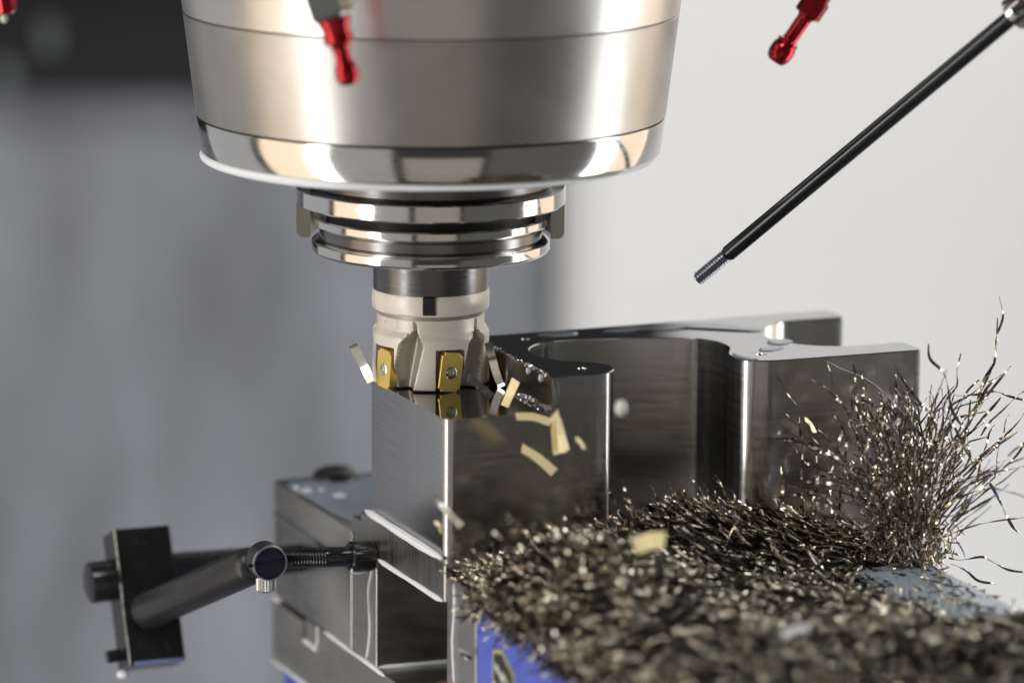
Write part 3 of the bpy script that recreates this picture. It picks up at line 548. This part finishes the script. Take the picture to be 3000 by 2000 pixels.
# ------------------------------------------------------------------ curled foil at the cutter and chips in the air
def foil(name, pts, wd, th, t0, t1, mat, label, base, local=False, cat='metal chip', group=None, taper=False, n=.8):
    g = G(); ribbon(g, catmull(pts, n), wd, th, t0, t1, taper); return solo(name, g, M[mat], label, cat, base, local, group, ang=40)
foil('metal_curl', [(-32.5, -12, 18.0), (-30.0, -12, 13.0), (-27.2, -13, 8.0), (-24.8, -14, 2.5)], 4.0, .3, .5, .9, 'chip_pale', 'bright curled foil chip standing at the left side of the cutter', (-28, -12, 10))
foil('metal_curl', [(24.5, -10, 19.0), (26.4, -11, 12.0), (28.4, -12, 5.0), (30.4, -13, 0.6)], 3.4, .3, .3, .8, 'chip_pale', 'shiny curled foil chip standing at the right side of the cutter', (27, -10, 10))
FLY = [
       ('flying_chip', (60.4, -120, 1.5), (63.6, -120, -2.5), 2.2, 'chip_bright', 'little gold flake to the right of the wide bright flying chip'),
       ('flying_chip', (4.2, -131, -30.5), (7.6, -131, -34.5), 1.8, 'chip_pale', 'little grey flake just under the blurred greyish chip at the block corner'),
       ('flying_chip', (7.8, -80, -63.0), (14.8, -80, -63.9), 2.2, 'chip_bright', 'upper of two short pale chips before the front jaw plate'),
       ('flying_chip', (16.5, -86, -67.4), (24.6, -86, -66.9), 2.2, 'chip_bright', 'lower of two short pale chips before the front jaw plate'),
       ('flying_chip', (14.0, -120, -86.4), (18.4, -120, -89.6), 3.0, 'chip_pale', 'blurred pale chip falling before the front jaw plate above the orange hose'),('flying_chip', (51.6, -110, 9.6), (54.2, -110, -6.6), 6.6, 'chip_bright', 'wide bright gold chip flying before the front corner of the step'),
       ('flying_chip', (36.4, -90, 4.1), (50.4, -90, 1.8), 3.8, 'chip_bright', 'flat golden chip flying level along the step edge'),
       ('flying_chip', (38.9, -95, -7.8), (52.1, -95, -17.8), 4.4, 'chip_bright', 'pale gold chip flying slanted below the wide bright chip'),
       ('flying_chip', (53.2, -112, 7.0), (56.4, -112, -5.0), 4.2, 'chip_bright', 'second gold chip tucked behind the right edge of the wide bright one'),
       ('flying_chip', (2.6, -130, -19.8), (14.9, -130, -32.3), 4.4, 'chip_pale', 'blurred greyish chip crossing the bright front corner of the block'),
       ('flying_chip', (36.3, -60, 13.0), (31.7, -60, 2.0), 3.6, 'chip_bright', 'brown gold chip flying before the dark step wall'),
       ('flying_chip', (82.1, -190, -25.6), (93.8, -190, -22.8), 6.6, 'chip_bright', 'fat glowing gold chip flying over the heap of chips'),
       ('flying_chip', (155.3, -60, -2.7), (159.6, -60, -8.2), 2.4, 'chip_pale', 'small grey chip flying before the right face of the block'),
       ('flying_chip', (135.9, -252, -44.4), (145.8, -252, -41.1), 2.6, 'foam', 'brilliant white chip low over the foreground heap'),
       ('flying_chip', (16.7, -60, 14.1), (26.4, -60, 6.0), 3.4, 'chip_pale', 'clear grey chip shooting out from under the cutter to the right')]
for nm, a, b, wd, mt, lab in FLY:
    a = Vector(a); b = Vector(b); m = (a + b)/2 + Vector((random.uniform(-.4, .4), 1.2, random.uniform(.3, .9)))
    dd_ = (b - a).normalized(); ref = Vector((0.31, -0.9, 0.2)).normalized(); X_ = dd_.cross(ref).normalized(); Y_ = dd_.cross(X_); best = 0; bz = -9
    for q_ in (-.75, .75):                                 # lie so that the near side looks up to the lamp
        nn = -(Y_*math.cos(q_) - X_*math.sin(q_)); nn = nn if nn.y < 0 else -nn
        if nn.z > bz: bz = nn.z; best = q_
    foil(nm, [a, m, b], wd*1.15, .35, best + random.uniform(-.2, .1), best + random.uniform(-.1, .3), mt, lab, tuple(m), n=1.2)

# ------------------------------------------------------------------ the heap of chips on the front jaw (local u, v, z)
def hgt(u, v):
    """height of the heap above the vise top (mm)"""
    g_ = lambda cu, cv, su, sv, h: h*math.exp(-((u-cu)/su)**2 - ((v-cv)/sv)**2)
    h = 3.0 + g_(20, -90, 30, 42, 26) + g_(55, -70, 36, 40, 14) + g_(97, -22, 40, 26, 20) + g_(150, -22, 32, 22, 10) + g_(190, -46, 14, 16, 5) + g_(80, -180, 80, 60, 9) + g_(160, -225, 40, 30, 10)
    if u > 135 and -165 < v < -45: h *= max(.12, 1 - min((u-135)/30, 1)*min(1, (v+165)/25)*min(1, (-45-v)/14)*.95)      # bare wet right end
    h *= min(1, max(0.0, (u + 3)/15))
    return h
ZV = -63.5
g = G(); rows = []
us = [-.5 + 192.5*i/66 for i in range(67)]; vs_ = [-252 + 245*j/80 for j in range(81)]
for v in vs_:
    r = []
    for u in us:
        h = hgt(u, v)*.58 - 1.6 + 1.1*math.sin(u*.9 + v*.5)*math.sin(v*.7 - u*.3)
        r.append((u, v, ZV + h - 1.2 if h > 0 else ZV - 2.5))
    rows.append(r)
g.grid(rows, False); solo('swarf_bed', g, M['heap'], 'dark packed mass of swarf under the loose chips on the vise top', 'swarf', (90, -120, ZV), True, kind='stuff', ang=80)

def chip_arrays(c, d, Ln, W, T, tw0, tw1, bend):
    """many bent, twisted strips at once: returns vertex array and quad list"""
    N = len(c); K = 5; t = np.linspace(-.5, .5, K)
    d = d/np.linalg.norm(d, axis=1, keepdims=True); ref = rng.normal(size=(N, 3)); x = np.cross(d, ref); x /= np.linalg.norm(x, axis=1, keepdims=True); y = np.cross(d, x)
    V = np.zeros((N, K, 4, 3))
    for k in range(K):
        p = c + d*(Ln*t[k])[:, None] + y*(bend*Ln*(4*t[k]**2 - .5))[:, None]
        a = (tw0 + (tw1 - tw0)*(t[k] + .5))[:, None]; X = x*np.cos(a) + y*np.sin(a); Y = np.cross(d, X)
        w_ = (W*(1 if 0 < k < K-1 else .72)/2)[:, None]; h_ = (T/2)[:, None]
        V[:, k, 0] = p + X*w_ + Y*h_; V[:, k, 1] = p - X*w_ + Y*h_; V[:, k, 2] = p - X*w_ - Y*h_; V[:, k, 3] = p + X*w_ - Y*h_
    f = []
    for k in range(K-1):
        for i in range(4): f.append((k*4 + i, k*4 + (i+1) % 4, (k+1)*4 + (i+1) % 4, (k+1)*4 + i))
    f += [(3, 2, 1, 0), ((K-1)*4, (K-1)*4 + 1, (K-1)*4 + 2, (K-1)*4 + 3)]
    return V.reshape(N, K*4, 3), np.array(f)
def mesh_from(name, V, f, mats, mi=None, ang=40):
    N, P, _ = V.shape; F_ = (f[None] + (np.arange(N)*P)[:, None, None]).reshape(-1, 4)
    me = bpy.data.meshes.new(name); me.vertices.add(N*P); me.vertices.foreach_set('co', (V.reshape(-1, 3)*MM).astype(np.float32).ravel())
    nf = len(F_); me.loops.add(nf*4); me.loops.foreach_set('vertex_index', F_.astype(np.int32).ravel()); me.polygons.add(nf)
    me.polygons.foreach_set('loop_start', np.arange(0, nf*4, 4, dtype=np.int32)); me.polygons.foreach_set('loop_total', np.full(nf, 4, dtype=np.int32))
    for m in mats: me.materials.append(m)
    if mi is not None: me.polygons.foreach_set('material_index', np.repeat(mi, len(f)).astype(np.int32))
    me.update(calc_edges=True); me.validate(); return me
def sample(n, vmax=-3.0, face=False):
    c = []; d = []
    while len(c) < n:
        u = random.uniform(-5, 192); v = random.uniform(-250, vmax)
        if u < 1.5 and v > -38: continue
        if u > 20 and random.random() < .12: u = random.uniform(-6, 14); v = random.uniform(-250, -40)
        h = hgt(u, v)
        if u < 0: z = ZV - random.random()**1.3*9
        else: z = ZV + h*(.62 + .38*random.random()) - 1.0
        if h < 1.4 and u > 135 and random.random() < .62: continue
        lean = math.exp(-((v + 40)/55)**2) if u < 140 else .3
        dv = Vector((-1 + random.gauss(0, .25), random.gauss(0.0, .26), .10 + .42*lean + random.gauss(0, .16)))
        if u < 0: dv = Vector((-.5 + random.gauss(0, .3), random.gauss(0, .7), random.gauss(0, .5)))
        if random.random() < .12: dv = Vector((random.gauss(0, 1), random.gauss(0, 1), random.gauss(0, .6)))
        c.append((u, min(v, -2.5 - 4*abs(dv.y)), z)); d.append(dv[:])
    return np.array(c), np.array(d)
NCH = 9500
c, d = sample(NCH); L_ = rng.uniform(6, 16, NCH)*rng.choice([1, 1, 1.35], NCH); W_ = rng.uniform(.6, 1.35, NCH)
from mathutils import noise as mn
chip_kind = []
for u_, v_, z_ in c:                                     # patches of shade-toned chips and patches of glint-toned ones
    nz_ = mn.noise(Vector((u_/17, v_/17, 3))) + .5*mn.noise(Vector((u_/6, v_/6, 8))); r_ = random.random()
    pb = min(.60, max(.06, .30 + .42*nz_ + (.18 if v_ > -50 else 0))); chip_kind.append(1 if r_ < pb*.55 else 0 if r_ < pb*1.15 else 2)
chip_kind = np.array(chip_kind)
V, f = chip_arrays(c - np.array([90, -120, ZV]), d, L_, W_, rng.uniform(.16, .3, NCH), rng.uniform(0, 6.28, NCH), rng.uniform(-1.5, 4.5, NCH), rng.normal(0, .09, NCH))
me = mesh_from('chip_heap', V, f, [M['chip'], M['chip_pale'], M['chip_shaded']], chip_kind)
o = bpy.data.objects.new('chip_heap', me); C.objects.link(o); o.location = l2w(90, -120, ZV)*MM; o.rotation_euler = (0, 0, TH)
tag(o, 'deep heap of countless small bronze chips covering the vise top', 'metal chips', None, 'stuff')

# the 300 loose chips lying on top of the heap, each an object of its own
protos = []
for k in range(14):
    Lk = rng.uniform(8, 15, 1); V, f = chip_arrays(np.zeros((1, 3)), np.array([[1.0, 0, 0]]), Lk, rng.uniform(.8, 1.5, 1), np.array([.28]), rng.uniform(0, 6, 1), rng.uniform(0, 4, 1), rng.normal(0, .10, 1))
    protos.append(mesh_from('loose_chip', V, f, [[M['chip_pale'], M['chip'], M['chip_shaded'], M['chip']][k % 4]]))
k = 0
while k < 300:
    u = random.uniform(-6, 150) if random.random() < .8 else random.uniform(110, 190); v = random.uniform(-215, -6) if random.random() < .55 else random.uniform(-60, -5)
    h = hgt(u, v)
    if h < 4 and random.random() < .7: continue
    lean = math.exp(-((v + 40)/60)**2)
    dv = Vector((-1 + random.gauss(0, .30), random.gauss(0.0, .32), .16 + .50*lean + random.gauss(0, .22))).normalized()
    z = ZV + max(h, 0) + .3 + max(0, dv.z)*2.2
    if u < 0: z = ZV - random.random()*7
    v = min(v, -3 - 5*abs(dv.y))
    o = bpy.data.objects.new('loose_chip', protos[k % 14]); C.objects.link(o); o.location = l2w(u, v, z)*MM
    wd = Vector((dv.x*A2[0] + dv.y*V2[0], dv.x*A2[1] + dv.y*V2[1], dv.z)); q = wd.to_track_quat('X', 'Z'); o.rotation_mode = 'QUATERNION'; o.rotation_quaternion = q @ Matrix.Rotation(random.uniform(0, 6.28), 3, 'X').to_quaternion()
    q_ = ['pale silvery', 'bronze', 'dark shaded', 'bronze'][(k % 14) % 4]; tag(o, 'small %s strip chip lying loose on top of the chip heap' % q_, 'metal chip', 'loose %s chips on top of the heap' % q_); k += 1

# ------------------------------------------------------------------ twisted strands
STRANDS = [
  [(219.5, -46.0, 2.8), (225.1, -46.0, 14.0), (226.4, -46.0, 22.6), (226.7, -46.0, 28.4), (229.7, -46.0, 35.4), (229.9, -46.0, 38.7), (227.8, -46.0, 45.2)] ,
  [(218.5, -48.0, 3.3), (220.2, -48.0, 11.1), (225.1, -48.0, 18.0), (226.3, -48.0, 25.2), (226.1, -48.0, 36.7)] ,
  [(202.3, -45.0, -63.1), (212.8, -45.0, -66.1), (223.9, -45.0, -65.6), (230.5, -45.0, -69.1), (237.0, -45.0, -72.6), (245.1, -45.0, -74.5)] ,
  [(202.9, -55.0, -64.5), (210.9, -55.0, -68.1), (217.4, -55.0, -73.0), (225.0, -55.0, -75.1)] ,
  [(219.2, -49.0, -26.3), (224.1, -49.0, -34.0), (230.9, -49.0, -44.7), (236.7, -49.0, -54.0), (239.2, -49.0, -56.0)] ,
  [(205.6, -52.0, 5.7), (215.1, -52.0, 5.8), (223.8, -52.0, 6.6), (231.0, -52.0, 3.9), (239.9, -52.0, 0.7)] ,
  [(210.7, -44.0, -31.1), (218.5, -44.0, -24.4), (231.0, -44.0, -16.6), (238.8, -44.0, -9.9), (242.8, -44.0, -4.3)] ,
  [(234.1, -39.0, -31.8), (237.2, -39.0, -29.1), (241.9, -39.0, -24.3), (245.6, -39.0, -18.0)] ,
  [(191.8, -54.0, 29.1), (192.9, -54.0, 22.8), (198.8, -54.0, 16.3), (200.6, -54.0, 9.3), (203.2, -54.0, 0.5), (209.7, -54.0, -8.6)] ,
  [(207.9, -50.0, 23.2), (206.8, -50.0, 16.8), (207.5, -50.0, 9.5), (202.0, -50.0, 2.7), (199.3, -50.0, -14.4)] ,
  [(219.1, -48.0, 10.9), (212.4, -48.0, 5.9), (207.9, -48.0, -2.5), (203.5, -48.0, -13.7), (198.3, -48.0, -29.3)] ,
  [(151.0, -18.0, -5.1), (151.9, -18.0, -17.5), (151.8, -18.0, -29.1), (152.9, -18.0, -43.8), (153.9, -18.0, -60.0)] ,
  [(172.1, -20.0, -6.2), (168.7, -20.0, -16.9), (164.0, -20.0, -31.1), (159.5, -20.0, -41.0), (157.3, -20.0, -52.5)] ,
  [(148.6, -16.0, -19.1), (153.2, -16.0, -25.3), (161.1, -16.0, -28.8), (172.3, -16.0, -34.1), (183.6, -16.0, -42.3), (193.3, -16.0, -50.5)] ,
  [(161.1, -14.0, -23.4), (160.9, -14.0, -33.6), (158.5, -14.0, -48.1), (157.9, -14.0, -59.8)] ,
  [(161.6, -22.0, -39.3), (164.9, -22.0, -43.9), (168.1, -22.0, -47.1), (167.4, -22.0, -50.0)] ,
  [(105.4, -22.0, -29.3), (107.8, -22.0, -35.7), (110.2, -22.0, -41.0), (112.1, -22.0, -45.5)] ,
  [(108.8, -24.0, -27.4), (112.2, -24.0, -30.6), (116.2, -24.0, -35.2), (120.9, -24.0, -42.9), (126.5, -24.0, -50.6), (130.5, -24.0, -55.3)] ,
  [(112.9, -26.0, -30.9), (116.8, -26.0, -34.1), (118.4, -26.0, -39.3), (125.5, -26.0, -44.2)] ,
  [(86.3, -22.0, -33.6), (91.7, -22.0, -37.3), (97.9, -22.0, -44.4)] ,
  [(94.8, -20.0, -33.0), (99.5, -20.0, -37.7), (105.0, -20.0, -44.6)] ,
  [(63.4, -24.0, -35.4), (68.0, -24.0, -41.5), (74.1, -24.0, -47.7), (78.8, -24.0, -53.9)] ,
  [(71.5, -22.0, -37.9), (76.5, -22.0, -44.1), (81.1, -22.0, -48.8)] ,
  [(76.0, -20.0, -39.0), (81.9, -20.0, -42.1), (88.1, -20.0, -46.2), (92.7, -20.0, -50.2)] ,
  [(-21.1, -95.0, -20.6), (-16.1, -95.0, -24.4), (-9.7, -95.0, -30.4), (-2.5, -95.0, -37.8), (4.8, -95.0, -45.3)] ,
  [(15.8, -85.0, -21.7), (20.2, -85.0, -26.9), (26.1, -85.0, -34.2), (30.5, -85.0, -38.8)] ,
  [(179.1, -48.0, 19.0), (182.3, -48.0, 13.8), (188.8, -48.0, 6.1), (195.2, -48.0, -0.1)] ,
  [(200.1, -18.0, -41.7), (189.5, -18.0, -32.0), (175.8, -18.0, -23.7)] ,
  [(176.5, -48.0, -4.5), (179.9, -48.0, -13.4), (186.5, -48.0, -28.4)] ,
  [(216.9, -44.0, 1.9), (216.4, -44.0, -8.2), (210.4, -44.0, -20.9), (207.6, -44.0, -33.8)] ,
  [(229.9, -46.0, 12.2), (224.5, -46.0, 7.6), (219.9, -46.0, 0.6), (212.3, -46.0, -11.9), (204.7, -46.0, -22.9)] ,
  [(231.5, -42.0, 1.2), (223.8, -42.0, -6.3), (219.2, -42.0, -11.7), (211.4, -42.0, -18.4)] ,
]
NAMES = {0: 'tallest twisted strand of the tangle, its tip high above the block', 1: 'second tallest strand, entwined with the tallest one',
         2: 'lowest long strand curving out of the tangle to the right edge', 3: 'short strand drooping over the right end of the vise top',
         4: 'dark strand falling away right from the middle of the tangle', 5: 'strand reaching level to the right edge from the top of the tangle',
         6: 'strand rising to the right edge from the middle of the tangle', 7: 'short stray strand near the right edge beside the tangle',
         11: 'straight upright strand, left one of a pair before the right face', 12: 'slanted upright strand, right one of a pair before the right face',
         13: 'long strand bridging the upright pair and the dense tangle', 24: 'blurred strand sticking up at the left end of the heap', 20: 'bent strand leaning left before the rounded slot corner',
         19: 'thin bent strand leaning left in the deep slot', 17: 'long wavy strand climbing the rounded corner right of the slot'}
for i, pts in enumerate(STRANDS):
    P = catmull(pts, 1.1); Q = []
    ph = random.random()*6
    for j, p in enumerate(P): Q.append(p + Vector((math.sin(j*.23 + ph)*.6, math.cos(j*.19 + ph)*.6, 0)))
    ln = sum((Q[j+1]-Q[j]).length for j in range(len(Q)-1)); t0 = random.random()*6; g = G()
    ribbon(g, Q, random.uniform(1.0, 1.45), .2, t0, t0 + ln*random.uniform(.10, .19)*random.choice([-1, 1]))
    lab = NAMES.get(i); grp = None if lab else 'longer strands bending over the heap and tangle'
    o = solo('twisted_strand', g, M['strand'], lab or 'longer twisted metal strand bending over the heap or the tangle', 'metal strand', pts[0], True, grp)
def strand_curve(u, v, z, tx, tv, ln, curl):
    d = Vector((tx, tv, 1)).normalized(); p = Vector((u, v, z)); P = [p.copy()]; b = Vector((random.gauss(0, 1), random.gauss(0, .6), random.gauss(0, .3)))*curl; ph = random.random()*6
    n = max(6, int(ln/1.3))
    for j in range(n):
        d = (d + b*.022 + Vector((math.sin(j*.50 + ph)*.075, math.cos(j*.43 + ph)*.075, 0)) + (Vector((random.gauss(0, .28), random.gauss(0, .28), random.gauss(0, .12))) if random.random() < .06 else Vector())).normalized(); p = p + d*1.3; P.append(p.copy())
    return P
k = 0
while k < 240:
    t = random.random()
    u = 187 + random.gauss(0, 7.5); v = -47 + random.gauss(0, 7)
    if t < .66: tx = .0 + random.gauss(0, .20); ln = random.uniform(34, 92); lab_ = ('thin twisted strand standing in the dense stem of the tangle', 'upright strands of the tangle')                       # dense stem of the tangle
    elif t < .93: tx = .36 + random.gauss(0, .24); ln = random.uniform(34, 84); lab_ = ('thin twisted strand leaning out of the tangle to the right', 'right leaning strands of the tangle')                     # leaning to the right
    else: tx = -.38 + random.gauss(0, .25); ln = random.uniform(22, 70); lab_ = ('thin twisted strand leaning left from the tangle before the block face', 'left leaning strands of the tangle')                            # leaning over the block face
    z0 = ZV + random.uniform(0, 6)
    if random.random() < .45: z0 += random.uniform(8, 48); ln *= .5; u += tx*(z0 - ZV)*.8
    P = strand_curve(u, v, z0, tx, random.gauss(0, .22), ln, random.uniform(.3, 1.5)); 
    if max(p.z for p in P) > 18 or max(p.x for p in P) > 252: continue
    g = G(); t0 = random.random()*6; ribbon(g, P, random.uniform(.65, 1.2), .18, t0, t0 + ln*random.uniform(.08, .2)*random.choice([-1, 1]))
    solo('twisted_strand', g, M['strand'] if random.random() < .75 else M['chip'], lab_[0], 'metal strand', (u, v, z0), True, lab_[1]); k += 1
# longer broken strands pointing up left from the near end of the heap
for k in range(46):
    u = random.uniform(-2, 50); v = random.uniform(-135, -45); h = hgt(u, v)
    P = strand_curve(u, v, ZV + h - 3, -1.5 + random.gauss(0, .35), random.gauss(0, .25), random.uniform(10, 26), .6)
    g = G(); t0 = random.random()*6; ribbon(g, P, random.uniform(.9, 1.5), .2, t0, t0 + random.uniform(2, 7))
    solo('broken_strand', g, M['chip'] if k % 3 else M['chip_pale'], 'broken strand pointing up left from the near left end of the heap', 'metal strand', (u, v, ZV + h), True, 'broken strands at the near end of the heap')
# short broken strands standing out of the heap before the block
for k in range(34):
    u = random.uniform(70, 180); v = random.uniform(-34, -10); h = hgt(u, v)
    P = strand_curve(u, v, ZV + h - 2, -.75 + random.gauss(0, .35), random.gauss(0, .2), random.uniform(8, 24), 1.0)
    P = [p if p.y < -2.5 else Vector((p.x, -2.5, p.z)) for p in P]
    g = G(); t0 = random.random()*6; ribbon(g, P, random.uniform(.9, 1.4), .2, t0, t0 + random.uniform(2, 8))
    solo('broken_strand', g, M['chip'], 'short broken strand sticking out of the heap before the block', 'metal strand', (u, v, ZV + h), True, 'broken strands sticking out of the heap')
# crushed short curls that fill the foot of the tangle: nobody could count them
n = 700; cu_ = np.stack([rng.normal(187, 8, n), rng.normal(-46, 9, n), ZV + .5 + np.abs(rng.normal(0, 9, n))], 1)
V, f = chip_arrays(cu_ - np.array([187, -46, ZV]), rng.normal(size=(n, 3))*np.array([.6, .6, 1]), rng.uniform(5, 13, n), rng.uniform(.5, 1.1, n), np.full(n, .18), rng.uniform(0, 6, n), rng.uniform(-3, 6, n), rng.normal(0, .16, n))
o = bpy.data.objects.new('crushed_curls', mesh_from('crushed_curls', V, f, [M['strand'], M['chip']], rng.choice([0, 1], n))); C.objects.link(o); o.location = l2w(187, -46, ZV)*MM; o.rotation_euler = (0, 0, TH)
tag(o, 'crushed fine metal curls packed round the foot of the tangle', 'metal chips', None, 'stuff')
clean()
